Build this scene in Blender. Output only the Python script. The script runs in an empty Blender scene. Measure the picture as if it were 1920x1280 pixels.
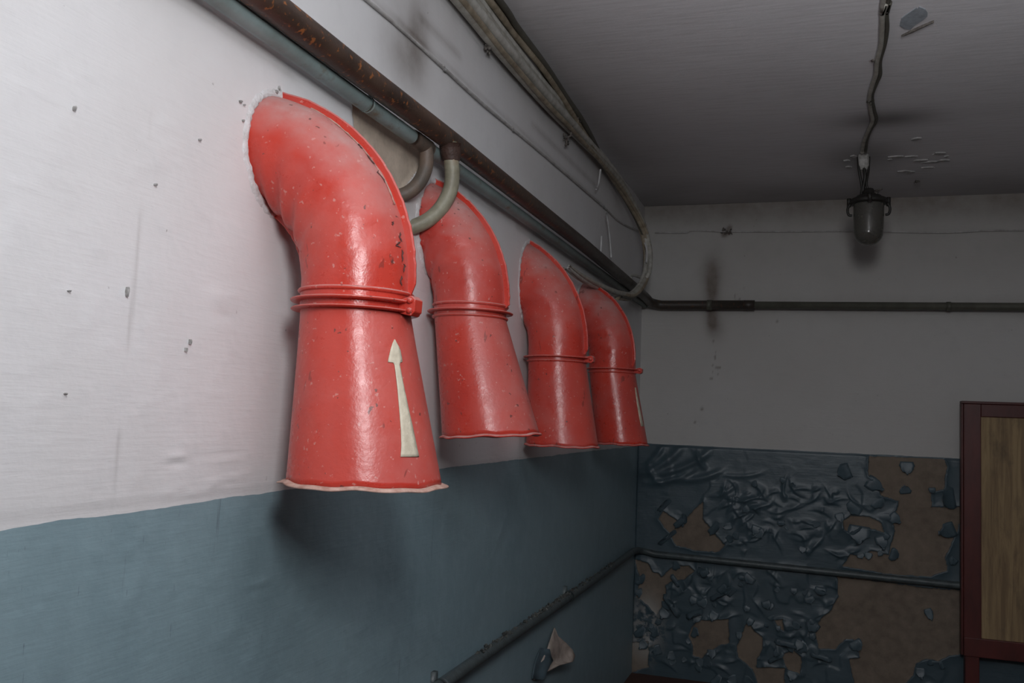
import bpy, math, random
import numpy as np
from math import pi, sin, cos, radians
from mathutils import Matrix, Vector

scene = bpy.context.scene
random.seed(7); rng = np.random.RandomState(7)

# ------------------------------------------------------------------ camera
CF, YAW, PIT, ROL, CX, CZ = 1692.975, -.32245, .079874, .039537, .8865, 1.3344
fwd = np.array([sin(YAW)*cos(PIT), cos(YAW)*cos(PIT), sin(PIT)])
rgt = np.array([cos(YAW), -sin(YAW), 0.0]); upv = np.cross(rgt, fwd)
r2 = rgt*cos(ROL)+upv*sin(ROL); u2 = -rgt*sin(ROL)+upv*cos(ROL)
cam_data = bpy.data.cameras.new('camera'); cam = bpy.data.objects.new('camera', cam_data)
scene.collection.objects.link(cam)
cam.matrix_world = Matrix(((r2[0], u2[0], -fwd[0], CX), (r2[1], u2[1], -fwd[1], 0), (r2[2], u2[2], -fwd[2], CZ), (0, 0, 0, 1)))
cam_data.sensor_width = 36; cam_data.lens = CF/1920*36; cam_data.clip_start = .02
scene.camera = cam

# ------------------------------------------------------------------ world, light, exposure
world = bpy.data.worlds.new('world'); scene.world = world; world.use_nodes = True
world.node_tree.nodes['Background'].inputs[0].default_value = (.6, .68, .8, 1)
world.node_tree.nodes['Background'].inputs[1].default_value = 0.0

def area_light(name, loc, target, sx, sy, power, col, spread=pi):
    d = bpy.data.lights.new(name, 'AREA'); d.shape = 'RECTANGLE'; d.size = sx; d.size_y = sy
    d.energy = power; d.color = col; d.spread = spread
    o = bpy.data.objects.new(name, d); scene.collection.objects.link(o)
    o.location = loc
    o.rotation_euler = (Vector(target)-Vector(loc)).to_track_quat('-Z', 'Y').to_euler()
    return o
# the photographer's soft flash head, up beside the camera
area_light('flash_softbox', (.98, .10, 1.93), (.95, 3.0, 1.50), .28, .44, 17, (.965, .975, 1), radians(170))
# weak fill light added behind the camera to lift the far end
area_light('fill_light', (2.3, -1.6, 2.1), (.4, 3.2, 1.3), .9, .9, .6, (.93, .97, 1))

# the same flash spilling up onto the ceiling in front of the camera
area_light('flash_ceiling_spill', (1.30, -.15, 1.35), (1.38, .60, 2.56), .16, .16, 21, (.95, .965, 1), radians(92))

vs = scene.view_settings
vs.view_transform = 'Standard'; vs.look = 'None'; vs.gamma = 1; vs.use_curve_mapping = False
vs.exposure = 0.0
scene.display_settings.display_device = 'sRGB'

# ------------------------------------------------------------------ helpers
YB, HC = 4.864, 2.5
def ray(px, py):
    a, b = (px-960)/CF, -(py-640)/CF
    return a*r2+b*u2+fwd
def on(px, py, ax, val):
    """the point of the real plane <axis>=val that the photograph shows at a pixel"""
    c = np.array([CX, 0, CZ]); r = ray(px, py); t = (val-c[ax])/r[ax]
    return c+t*r

_tab = {}
def vnoise(x, y, seed=0):
    if seed not in _tab: _tab[seed] = np.random.RandomState(seed+100).rand(256, 256)
    T = _tab[seed]
    xi = np.floor(x).astype(int); yi = np.floor(y).astype(int)
    fx = x-xi; fy = y-yi; fx = fx*fx*(3-2*fx); fy = fy*fy*(3-2*fy)
    a = T[xi % 256, yi % 256]; b = T[(xi+1) % 256, yi % 256]; c = T[xi % 256, (yi+1) % 256]; d = T[(xi+1) % 256, (yi+1) % 256]
    return (a*(1-fx)+b*fx)*(1-fy)+(c*(1-fx)+d*fx)*fy
def fbm(x, y, seed=0, o=4):
    s = 0; a = .5
    for k in range(o): s = s+a*vnoise(x*2**k+17*k, y*2**k+5*k, seed+k); a *= .5
    return s/(1-.5**o)-.5
def sstep(a, b, x):
    t = np.clip((x-a)/(b-a), 0, 1); return t*t*(3-2*t)
def sdist(px, py, poly):
    """signed distance (positive inside) of points to a polygon"""
    P = np.array(poly, float); n = len(P); d2 = np.full(px.shape, 1e9); ins = np.zeros(px.shape, bool)
    for i in range(n):
        ax, ay = P[i]; bx, by = P[(i+1) % n]; dx, dy = bx-ax, by-ay
        t = np.clip(((px-ax)*dx+(py-ay)*dy)/(dx*dx+dy*dy+1e-12), 0, 1)
        d2 = np.minimum(d2, (px-ax-t*dx)**2+(py-ay-t*dy)**2)
        c = ((ay > py) != (by > py)) & (px < (bx-ax)*(py-ay)/((by-ay) if by != ay else 1e-12)+ax)
        ins ^= c
    return np.where(ins, 1, -1)*np.sqrt(d2)

def mesh(name, verts, faces, mat=None, parent=None, smooth=True, loc=None, mats=None, midx=None):
    me = bpy.data.meshes.new(name)
    v = np.array(verts, float).reshape(-1, 3)
    off = np.array(parent_world(parent)) if parent is not None else np.zeros(3)
    if loc is not None and parent is None: off = np.array(loc, float)
    me.from_pydata((v-off).tolist(), [], [tuple(int(i) for i in f) for f in faces])
    for m in (mats or ([mat] if mat else [])): me.materials.append(m)
    if smooth: me.polygons.foreach_set('use_smooth', [True]*len(me.polygons))
    if midx is not None: me.polygons.foreach_set('material_index', midx)
    me.update()
    o = bpy.data.objects.new(name, me); scene.collection.objects.link(o)
    if parent is not None: o.parent = parent
    elif loc is not None: o.location = loc
    return o
def parent_world(p):
    w = Vector((0, 0, 0))
    while p is not None: w += p.location; p = p.parent
    return w
def thing(name, label, cat, loc=(0, 0, 0), group=None):
    o = bpy.data.objects.new(name, None); scene.collection.objects.link(o); o.location = loc
    o.empty_display_size = .05
    o['label'] = label; o['category'] = cat
    if group: o['group'] = group
    return o
def tag(o, label, cat, group=None):
    o['label'] = label; o['category'] = cat
    if group: o['group'] = group
    return o
def structure(o, label=None):
    o['kind'] = 'structure'
    if label: o['label'] = label
    return o

class MB:
    def __init__(s): s.v = []; s.f = []
    def add(s, v, f):
        b = len(s.v); s.v += [tuple(map(float, p)) for p in v]; s.f += [tuple(i+b for i in q) for q in f]; return s
    def grid(s, G, close_u=False, close_v=False):
        nu, nv = len(G), len(G[0]); f = []
        for i in range(nu-(0 if close_u else 1)):
            for j in range(nv-(0 if close_v else 1)):
                a, b = i, (i+1) % nu; c, d = j, (j+1) % nv
                f.append((a*nv+c, b*nv+c, b*nv+d, a*nv+d))
        return s.add([p for r in G for p in r], f)
    def box(s, lo, hi):
        x0, y0, z0 = lo; x1, y1, z1 = hi
        v = [(x0, y0, z0), (x1, y0, z0), (x1, y1, z0), (x0, y1, z0), (x0, y0, z1), (x1, y0, z1), (x1, y1, z1), (x0, y1, z1)]
        return s.add(v, [(0, 3, 2, 1), (4, 5, 6, 7), (0, 1, 5, 4), (1, 2, 6, 5), (2, 3, 7, 6), (3, 0, 4, 7)])
    def tube(s, pts, rad, n=12, cap=True, wob=0):
        P = np.array(pts, float); R = rad if hasattr(rad, '__len__') else [rad]*len(P)
        T = np.gradient(P, axis=0); T /= np.linalg.norm(T, axis=1)[:, None]
        ref = np.array([0, 0, 1.0]) if abs(T[0][2]) < .9 else np.array([1.0, 0, 0])
        u = np.cross(T[0], ref); u /= np.linalg.norm(u); G = []
        for k in range(len(P)):
            u = u-T[k]*(u@T[k]); u /= np.linalg.norm(u); w = np.cross(T[k], u)
            G.append([P[k]+(R[k]+(random.uniform(-wob, wob) if wob else 0))*(cos(a)*u+sin(a)*w) for a in [2*pi*i/n for i in range(n)]])
        b = len(s.v); s.grid(G, close_v=True)
        if cap:
            s.f.append(tuple(b+i for i in range(n))[::-1]); e = b+(len(P)-1)*n; s.f.append(tuple(e+i for i in range(n)))
        return s
    def lathe(s, prof, c, n=32, axis='z'):
        G = []
        for r, h in prof:
            G.append([(c[0]+r*cos(a), c[1]+r*sin(a), c[2]+h) if axis == 'z' else
                      ((c[0]+h, c[1]+r*cos(a), c[2]+r*sin(a)) if axis == 'x' else (c[0]+r*cos(a), c[1]+h, c[2]+r*sin(a)))
                      for a in [2*pi*i/n for i in range(n)]])
        return s.grid(G, close_v=True)
    def build(s, name, mat, parent=None, smooth=True, **k): return mesh(name, s.v, s.f, mat, parent, smooth, **k)
def spline(pts, n=10):
    P = np.array(pts, float); P = np.vstack([2*P[0]-P[1], P, 2*P[-1]-P[-2]]); out = []
    for i in range(1, len(P)-2):
        for k in range(n):
            t = k/n; a, b, c, d = P[i-1], P[i], P[i+1], P[i+2]
            out.append(.5*((2*b)+(-a+c)*t+(2*a-5*b+4*c-d)*t*t+(-a+3*b-3*c+d)*t**3))
    out.append(P[-2]); return np.array(out)
def smooth_by_angle(o, ang=35):
    me = o.data; me.polygons.foreach_set('use_smooth', [True]*len(me.polygons))
    me.set_sharp_from_angle(angle=radians(ang))
def bevel(o, w=.003, seg=2):
    m = o.modifiers.new('bevel', 'BEVEL'); m.width = w; m.segments = seg; m.limit_method = 'ANGLE'; return o

# ------------------------------------------------------------------ materials
class Mat:
    def __init__(s, name, rough=.6, metal=0, spec=.5):
        s.m = bpy.data.materials.new(name); s.m.use_nodes = True; s.t = s.m.node_tree; s.n = s.t.nodes; s.l = s.t.links
        s.b = s.n['Principled BSDF']; s.b.inputs['Roughness'].default_value = rough; s.b.inputs['Metallic'].default_value = metal
        s.b.inputs['Specular IOR Level'].default_value = spec
        s.tc = s.n.new('ShaderNodeTexCoord'); s.geo = s.n.new('ShaderNodeNewGeometry')
    def pos(s): return s.geo.outputs['Position']
    def mapv(s, scale, rot=(0, 0, 0), loc=(0, 0, 0)):
        m = s.n.new('ShaderNodeMapping'); m.inputs['Scale'].default_value = scale; m.inputs['Rotation'].default_value = rot; m.inputs['Location'].default_value = loc
        s.l.new(s.pos(), m.inputs[0]); return m.outputs[0]
    def noise(s, scale=1, detail=4, rough=.55, mp=(1, 1, 1), dist=0, loc=(0, 0, 0)):
        t = s.n.new('ShaderNodeTexNoise'); t.inputs['Scale'].default_value = scale; t.inputs['Detail'].default_value = detail
        t.inputs['Roughness'].default_value = rough; t.inputs['Distortion'].default_value = dist
        s.l.new(s.mapv(mp, loc=loc), t.inputs['Vector']); return t.outputs['Fac']
    def ramp(s, fac, stops):
        r = s.n.new('ShaderNodeValToRGB'); e = r.color_ramp.elements
        while len(e) > 1: e.remove(e[-1])
        e[0].position = stops[0][0]; e[0].color = s.c4(stops[0][1])
        for p, c in stops[1:]:
            x = e.new(p); x.color = s.c4(c)
        s.l.new(fac, r.inputs[0]); return r.outputs[0]
    def c4(s, c): return (c, c, c, 1) if not hasattr(c, '__len__') else (*c[:3], 1)
    def _in(s, sock, v):
        if isinstance(v, bpy.types.NodeSocket): s.l.new(v, sock)
        elif hasattr(v, '__len__'): sock.default_value = (*v[:3], 1) if len(sock.default_value) == 4 else v
        else: sock.default_value = v
    def mix(s, fac, a, b, mode='MIX'):
        m = s.n.new('ShaderNodeMix'); m.data_type = 'RGBA'; m.blend_type = mode
        s._in(m.inputs[0], fac); s._in(m.inputs[6], a if not isinstance(a, (int, float)) else (a,)*3); s._in(m.inputs[7], b if not isinstance(b, (int, float)) else (b,)*3)
        return m.outputs[2]
    def math(s, op, a, b=0, clamp=False):
        m = s.n.new('ShaderNodeMath'); m.operation = op; m.use_clamp = clamp; s._in(m.inputs[0], a); s._in(m.inputs[1], b); return m.outputs[0]
    def sep(s, v):
        m = s.n.new('ShaderNodeSeparateXYZ'); s.l.new(v, m.inputs[0]); return m.outputs
    def attr(s, name):
        a = s.n.new('ShaderNodeAttribute'); a.attribute_name = name; return a.outputs['Fac']
    def color(s, c): s._in(s.b.inputs['Base Color'], c); return s
    def rough(s, c): s._in(s.b.inputs['Roughness'], c); return s
    def bump(s, h, strength=.4, dist=.002, prev=None):
        b = s.n.new('ShaderNodeBump'); b.inputs['Strength'].default_value = strength; b.inputs['Distance'].default_value = dist
        s.l.new(h, b.inputs['Height'])
        if prev: s.l.new(prev, b.inputs['Normal'])
        s.l.new(b.outputs[0], s.b.inputs['Normal']); return b.outputs[0]

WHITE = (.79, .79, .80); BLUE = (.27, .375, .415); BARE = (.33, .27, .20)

def wall_material(name, axis, white, blue, bare, streak, edge=1.19, specks=.5):
    """painted plaster: pale above, blue dado below; attribute 'bare' shows the plaster, 'stain' rust, soot and painted shade"""
    m = Mat(name, .55)
    mp = {'x': (1, 1, 1), 'y': (1, 1, 1)}[axis]
    S = m.sep(m.pos()); z = S[2]
    wob = m.noise(9, 3)
    zz = m.math('ADD', z, m.math('MULTIPLY', m.math('SUBTRACT', wob, .5), .010))
    if axis == 'y': zz = m.math('ADD', zz, m.math('MULTIPLY', m.math('SUBTRACT', 2.0, S[1]), .011, True))
    isw = m.math('GREATER_THAN', zz, edge)
    big = m.noise(1.6, 5); med = m.noise(14, 5, .6)
    hz = (2.2, 2.2, 26) if axis == 'x' else (2.2, 2.2, 26)
    roll = m.noise(5, 4, .6, mp=hz)
    wc = m.mix(m.ramp(big, [(.35, 0), (.7, 1)]), white, tuple(c*k for c, k in zip(white, (.93, .915, .90))))
    wc = m.mix(m.ramp(med, [(.5, 0), (.75, .35)]), wc, tuple(c*.86 for c in white))
    sp = m.noise(55, 2, .5); sp2 = m.noise(7, 2)
    spk = m.math('MULTIPLY', m.ramp(sp, [(.735, 0), (.76, 1)]), m.ramp(sp2, [(.52, 0), (.62, specks)]))
    wc = m.mix(spk, wc, (.16, .14, .12))
    run = m.noise(6, 4, .7, mp=(6, 6, .35))
    runm = m.ramp(run, [(.66, 0), (.72, .8)])
    bc = m.mix(m.ramp(big, [(.3, 0), (.75, 1)]), blue, tuple(c*k for c, k in zip(blue, (.80, .84, .86))))
    bc = m.mix(m.ramp(med, [(.45, 0), (.8, .4)]), bc, tuple(c*1.25 for c in blue))
    bc = m.mix(m.math('MULTIPLY', runm, .45), bc, (.045, .055, .06))
    fine = m.noise(34, 3, .6, mp=(9, 9, .8))
    bc = m.mix(m.ramp(fine, [(.70, 0), (.74, .5*streak)]), bc, (.03, .035, .04))
    paint = m.mix(isw, bc, wc)
    st = m.attr('stain_shade')
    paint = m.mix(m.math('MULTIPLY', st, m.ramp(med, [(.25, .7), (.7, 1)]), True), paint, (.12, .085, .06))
    bb = m.noise(24, 5, .65)
    bcol = m.mix(m.ramp(bb, [(.3, 0), (.7, 1)]), bare, tuple(c*.66 for c in bare))
    bcol = m.mix(m.ramp(m.noise(3, 3), [(.5, 0), (.7, .5)]), bcol, tuple(c*1.15 for c in bare))
    bcol = m.mix(m.attr('salt'), bcol, (.42, .41, .38))
    barem = m.math('GREATER_THAN', m.attr('bare'), .5)
    paint = m.mix(m.math('MULTIPLY', m.attr('salt'), m.ramp(bb, [(.45, 0), (.55, .8)])), paint, (.36, .35, .33))
    m.color(m.mix(barem, paint, bcol))
    m.rough(m.mix(barem, m.mix(isw, .40, .60), .95))
    h = m.math('ADD', m.math('MULTIPLY', roll, .6), m.math('MULTIPLY', m.noise(60, 3, .55), .45))
    n1 = m.bump(h, .36, .0028)
    lump = m.noise(11, 3, .5)
    m.bump(m.math('ADD', lump, m.math('MULTIPLY', isw, .12)), .16, .006, n1)
    return m.m
M = {}
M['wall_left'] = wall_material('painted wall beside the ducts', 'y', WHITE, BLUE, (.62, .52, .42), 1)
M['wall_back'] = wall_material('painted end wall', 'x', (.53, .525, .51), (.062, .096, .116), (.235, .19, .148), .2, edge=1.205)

def ceiling_material():
    m = Mat('distempered ceiling', .8)
    a = m.noise(1.3, 5); s = m.noise(4, 4, .6, mp=(1.6, 16, 1)); c = m.mix(m.ramp(a, [(.3, 0), (.7, 1)]), (.80, .79, .81), (.72, .71, .73))
    c = m.mix(m.ramp(s, [(.45, 0), (.75, .35)]), c, (.5, .49, .49))
    c = m.mix(m.attr('stain_shade'), c, (.10, .09, .08))
    m.color(c); m.bump(m.math('ADD', s, m.math('MULTIPLY', m.noise(50, 3), .4)), .22, .003); return m.m
M['ceiling'] = ceiling_material()
def plain(name, col, rough=.6, metal=0, var=.3, scale=20, spec=.5, bump=.2, dark=None, mp=(1, 1, 1)):
    m = Mat(name, rough, metal, spec); n = m.noise(scale, 5, .6, mp=mp)
    m.color(m.mix(m.ramp(n, [(.35, 0), (.7, 1)]), col, dark or tuple(c*(1-var) for c in col)))
    m.bump(m.noise(scale*4, 3, mp=mp), bump, .002); return m.m
M['floor'] = plain('brown painted floor', (.10, .045, .032), .6, scale=8)

def red_material():
    m = Mat('red enamel with dust and chips', .38)
    a = m.noise(7, 4); b = m.noise(60, 4, .6)
    red = (.56, .050, .030)
    c = m.mix(m.ramp(a, [(.3, 0), (.7, 1)]), red, (.47, .040, .028))
    # dust that has settled on faces turned upwards, and a thin film elsewhere
    nz = m.sep(m.geo.outputs['Normal'])[2]
    up = m.math('MULTIPLY', m.math('SUBTRACT', nz, .08), 1.7, True)
    dn = m.ramp(m.noise(16, 6, .68), [(.28, .3), (.68, 1)])
    film = m.ramp(m.noise(5, 6, .7), [(.48, .0), (.85, .30)])
    dust = m.math('MAXIMUM', m.math('MULTIPLY', up, dn), film)
    c = m.mix(m.math('MULTIPLY', dust, .85), c, (.50, .33, .31))
    scr = m.noise(30, 3, .6, mp=(1, 1, .35), dist=.4)
    c = m.mix(m.ramp(scr, [(.67, 0), (.69, .6)]), c, (.17, .035, .028))
    chip = m.noise(75, 2, .5, loc=(3, 1, 2)); c = m.mix(m.ramp(chip, [(.715, 0), (.73, .75)]), c, (.09, .04, .035))
    pale = m.noise(110, 2, .5, loc=(9, 4, 1)); c = m.mix(m.ramp(pale, [(.67, 0), (.72, .45)]), c, (.62, .36, .32))
    m.color(c)
    m.rough(m.mix(dust, m.mix(m.ramp(b, [(.3, 0), (.7, 1)]), .24, .36), .75))
    n1 = m.bump(m.math('ADD', m.noise(90, 3, .6), m.math('MULTIPLY', m.noise(18, 3), .9)), .30, .0022)
    return m.m
M['red'] = red_material()
M['scrape'] = plain('dark scrape in the paint', (.11, .04, .035), .7, scale=80)
M['rim'] = plain('bare chalky rim', (.55, .38, .32), .8, scale=60, dark=(.33, .17, .13))
M['arrow'] = plain('yellowed white paint', (.66, .60, .47), .6, scale=60, dark=(.52, .46, .35), bump=.4)
M['chip'] = plain('chipped spot', (.40, .39, .38), .9, scale=200, dark=(.17, .16, .15))
M['plaster'] = plain('rough plaster', (.70, .69, .70), .9, scale=60, dark=(.56, .55, .54), bump=.8)
M['hole'] = plain('dark gap', (.05, .045, .04), .95)
def rust_material():
    m = Mat('rust brown pipe paint', .42)
    a = m.noise(12, 5, .65, mp=(1, .45, 1)); c = m.mix(m.ramp(a, [(.35, 0), (.65, 1)]), (.040, .026, .020), (.088, .052, .036))
    g = m.noise(5, 3); c = m.mix(m.ramp(g, [(.5, 0), (.7, .5)]), c, (.16, .13, .11))
    r = m.noise(70, 4, .6, loc=(2, 5, 1)); c = m.mix(m.ramp(r, [(.59, 0), (.66, 1)]), c, (.30, .11, .035))
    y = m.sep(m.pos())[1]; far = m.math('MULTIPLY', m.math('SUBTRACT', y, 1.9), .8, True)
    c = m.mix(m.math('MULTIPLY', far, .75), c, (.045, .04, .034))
    m.color(c); m.rough(m.ramp(a, [(.3, .36), (.7, .6)])); m.bump(m.noise(70, 4), .5, .002); return m.m
M['rust'] = rust_material()
def teal_material():
    m = Mat('grey green pipe paint', .5)
    a = m.noise(9, 5, .6); c = m.mix(m.ramp(a, [(.35, 0), (.65, 1)]), (.30, .39, .39), (.21, .27, .26))
    r = m.noise(18, 4, .6, mp=(1, .6, 1)); c = m.mix(m.ramp(r, [(.58, 0), (.68, .7)]), c, (.17, .12, .06))
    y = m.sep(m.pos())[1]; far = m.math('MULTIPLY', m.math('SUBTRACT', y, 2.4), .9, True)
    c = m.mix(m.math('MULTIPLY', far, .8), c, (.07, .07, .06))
    m.color(c); m.bump(m.noise(60, 4), .4, .002); return m.m
M['teal'] = teal_material()
M['dark_branch'] = plain('dark stained pipe', (.10, .085, .07), .5, scale=25, dark=(.17, .12, .09), bump=.5)
def branch_material():
    m = Mat('olive grey pipe paint', .5)
    a = m.noise(22, 5, .6); c = m.mix(m.ramp(a, [(.35, 0), (.68, 1)]), (.30, .29, .215), (.17, .155, .11))
    z = m.sep(m.pos())[2]; top = m.math('MULTIPLY', m.math('SUBTRACT', z, 1.905), 22, True)
    r = m.math('MULTIPLY', top, m.ramp(m.noise(60, 3), [(.4, 0), (.55, 1)]))
    c = m.mix(r, c, (.22, .075, .02)); m.color(c); m.bump(m.noise(70, 4), .5, .002); return m.m
M['branch'] = branch_material()
M['weld'] = plain('dark weld crust', (.06, .03, .022), .6, scale=60, bump=.8)
M['cable_a'] = plain('grey painted cable', (.46, .45, .40), .6, scale=30, dark=(.28, .26, .22), bump=.4)
M['cable_b'] = plain('beige painted cable', (.40, .34, .25), .6, scale=30, dark=(.20, .16, .11), bump=.4)
M['cable_c'] = plain('pale painted cable', (.58, .57, .53), .6, scale=30, dark=(.36, .35, .31), bump=.4)
M['cable_d'] = plain('dark olive cable', (.10, .095, .075), .6, scale=30, bump=.3)
M['strand'] = plain('white cord', (.62, .62, .62), .6)
M['clip'] = plain('crusted clip', (.20, .18, .16), .8, scale=90, dark=(.07, .06, .055), bump=.9)
M['wire'] = plain('painted over wire', (.56, .55, .54), .7, dark=(.36, .34, .33), scale=30)
M['dadopipe'] = plain('blue grey painted conduit', (.085, .11, .115), .42, scale=30, dark=(.05, .062, .064), bump=.6)
M['dirt'] = plain('caked dirt', (.16, .17, .155), .95, scale=80, dark=(.05, .05, .045), bump=.9)
M['thinpipe'] = plain('grey olive conduit', (.12, .12, .095), .45, scale=20)
M['black'] = plain('black lamp metal', (.025, .023, .02), .5, scale=40, bump=.4)
M['ceramic'] = plain('chipped white plaster lump', (.55, .54, .52), .8, scale=60, dark=(.30, .29, .27), bump=.8)
M['frame'] = plain('dark red painted timber', (.115, .022, .018), .42, scale=14, dark=(.06, .014, .012), mp=(1, 1, .3))
def ply_material():
    m = Mat('raw plywood', .7)
    g = m.noise(16, 5, .65, mp=(2.2, 2.2, .16), dist=.6)
    c = m.mix(m.ramp(g, [(.38, 0), (.66, 1)]), (.38, .27, .14), (.21, .14, .075))
    d = m.noise(5, 5, .7, mp=(1.5, 1.5, .6), loc=(4, 2, 3)); c = m.mix(m.ramp(d, [(.53, 0), (.72, .75)]), c, (.10, .07, .045))
    s = m.noise(14, 4, .6, mp=(3, 3, .18), loc=(1, 1, 1)); c = m.mix(m.ramp(s, [(.70, 0), (.74, .8)]), c, (.05, .035, .025))
    m.color(c); m.bump(g, .3, .002); return m.m
M['ply'] = ply_material()
M['flake_front'] = plain('blue grey paint skin', (.08, .12, .143), .42, scale=24, dark=(.062, .092, .11), bump=.15)
M['flake_back'] = plain('beige back of paint skin', (.50, .43, .38), .8, scale=24, dark=(.30, .25, .21))
M['ceiling_flake'] = plain('loose ceiling paint', (.50, .49, .48), .8, scale=40, dark=(.30, .29, .29))
M['blue_flake'] = plain('blue grey ceiling patch', (.38, .42, .46), .8, scale=60)
M['socket'] = plain('brass', (.3, .22, .1), .4, .8)
def glass_material():
    m = Mat('smoky dusty lamp glass', .12)
    m.b.inputs['Transmission Weight'].default_value = .75; m.b.inputs['IOR'].default_value = 1.45
    m.color((.30, .29, .26)); m.rough(m.ramp(m.noise(40, 4), [(.4, .10), (.75, .35)])); return m.m
M['glass'] = glass_material()
M['bulb'] = plain('milky bulb', (.4, .4, .38), .2)

# ------------------------------------------------------------------ room shell
def add_attr(o, name, arr):
    a = o.data.attributes.new(name, 'FLOAT', 'POINT'); a.data.foreach_set('value', np.asarray(arr, np.float32).ravel())
def grid_mesh(name, U, Vv, P, mat, attrs, flip=False):
    nu, nv = len(U), len(Vv)
    i, j = np.meshgrid(np.arange(nu-1), np.arange(nv-1), indexing='ij'); a = (i*nv+j).ravel()
    F = np.stack([a, a+nv, a+nv+1, a+1], 1)
    if flip: F = F[:, ::-1]
    me = bpy.data.meshes.new(name); n = nu*nv
    me.vertices.add(n); me.vertices.foreach_set('co', P.reshape(-1).astype(np.float32))
    me.loops.add(F.size); me.loops.foreach_set('vertex_index', F.ravel().astype(np.int32))
    me.polygons.add(len(F)); me.polygons.foreach_set('loop_start', (np.arange(len(F))*4).astype(np.int32))
    me.polygons.foreach_set('use_smooth', [True]*len(F))
    me.materials.append(mat); me.update(calc_edges=True); me.validate()
    o = bpy.data.objects.new(name, me); scene.collection.objects.link(o)
    for k, v in attrs.items(): add_attr(o, k, v)
    return o
def px_poly(pts, ax, val, keep):
    return [tuple(on(x, y, ax, val)[k] for k in keep) for x, y in pts]
def blob(a, b, ca, cb, ra, rb, p=2.0):
    return np.exp(-(((a-ca)/ra)**2+((b-cb)/rb)**2)**(p/2))

# --- left wall
ys = np.concatenate([np.linspace(-2.2, .66, 24), np.geomspace(.7, YB, 380)]); zs = np.concatenate([np.linspace(0, .6, 50), np.linspace(.61, 2.1, 250), np.linspace(2.11, HC, 40)])
Yg, Zg = np.meshgrid(ys, zs, indexing='ij')
x = .007*fbm(Yg*2.2, Zg*2.2, 1)+.0010*fbm(Yg*14, Zg*14, 3, 4)
bl = fbm(Yg*30, Zg*55, 8, 3); x += .0006*sstep(.14, .3, bl)
low = sstep(1.19, 1.14, Zg)
x += low*.0009*sstep(.05, .3, fbm(Yg*22, Zg*16, 21, 3))
x -= .0014*sstep(1.196, 1.188, Zg)
for cy, cz, ry, rz, h in ((1.118, 1.252, .022, .004, .003), (1.118, 1.243, .02, .004, -.003), (1.25, 1.246, .045, .0025, .0022), (1.235, 1.251, .05, .003, -.0015),
                          (1.21, 1.21, .02, .004, .002), (1.26, 1.215, .018, .003, .002), (1.16, 1.195, .012, .003, .002), (1.10, 1.20, .012, .003, .002),
                          (1.19, 1.50, .035, .012, .002), (1.215, 1.47, .02, .006, -.002), (1.36, 1.03, .035, .006, .002)):
    x += h*blob(Yg, Zg, cy, cz, ry, rz)
for k in range(90):   # thick lumps and brush ridges in the paint
    cy, cz = rng.uniform(.8, 3.2), rng.uniform(.7, 1.9); L = rng.uniform(.006, .03); a = rng.uniform(-.5, .5)
    dy = (Yg-cy)*cos(a)+(Zg-cz)*sin(a); dz = -(Yg-cy)*sin(a)+(Zg-cz)*cos(a)
    x += rng.uniform(.0003, .0010)*np.exp(-(dy/L)**2-(dz/.004)**2)
patch = px_poly([(661, 193), (690, 208), (740, 236), (785, 262), (800, 300), (762, 352), (745, 372), (700, 300), (668, 262)], 0, 0, (1, 2))
sd = sdist(Yg, Zg, patch)+.004*fbm(Yg*60, Zg*60, 5, 3)
patch_m = sstep(-.003, .003, sd); x -= .010*patch_m
stain_shade = .70*blob(Yg, Zg, 1.86, 2.20, .07, .10, 2)+.45*blob(Yg, Zg, 1.78, 2.12, .10, .07)+.25*blob(Yg, Zg, 1.72, 2.28, .06, .08)
stain_shade += .35*blob(Yg, Zg, 1.86, 1.80, .05, .035)+.9*patch_m*blob(Yg, Zg, 1.85, 1.87, .035, .06)+.45*patch_m*blob(Yg, Zg, 1.66, 1.92, .05, .03)
pz = 2.20+(Yg-1.62)*.036
stain_shade += .35*np.exp(-((Zg-pz-.045)/.012)**2)*sstep(.45, .6, vnoise(Yg*5, Zg*3, 44))*sstep(1.5, 1.7, Yg)*(Yg < 3.9)
stain_shade += .28*np.exp(-((Zg-pz+.010)/.008)**2)*(Yg < 3.9)
stain_shade += .22*np.exp(-((Zg-1.918)/.01)**2)*sstep(.4, .6, vnoise(Yg*7, Zg*3, 47))
stain_shade += .30*sstep(2.30, 2.46, Zg)*sstep(1.8, 3.0, Yg)  # darker towards the ceiling at the far end
stain_shade += .28*np.exp(-((Yg-1.005-.035*(Zg-1.5))/.0035)**2)*sstep(1.15, 1.3, Zg)*sstep(1.78, 1.6, Zg)*sstep(.3, .6, vnoise(Yg*3, Zg*9, 61))
x[ys < .69, :] = 0
P = np.stack([x, Yg, Zg], -1)
wl = grid_mesh('wall_left', ys, zs, P, M['wall_left'], dict(bare=patch_m, stain_shade=np.clip(stain_shade, 0, 1), salt=0*Yg), flip=True)
structure(wl)

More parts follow.
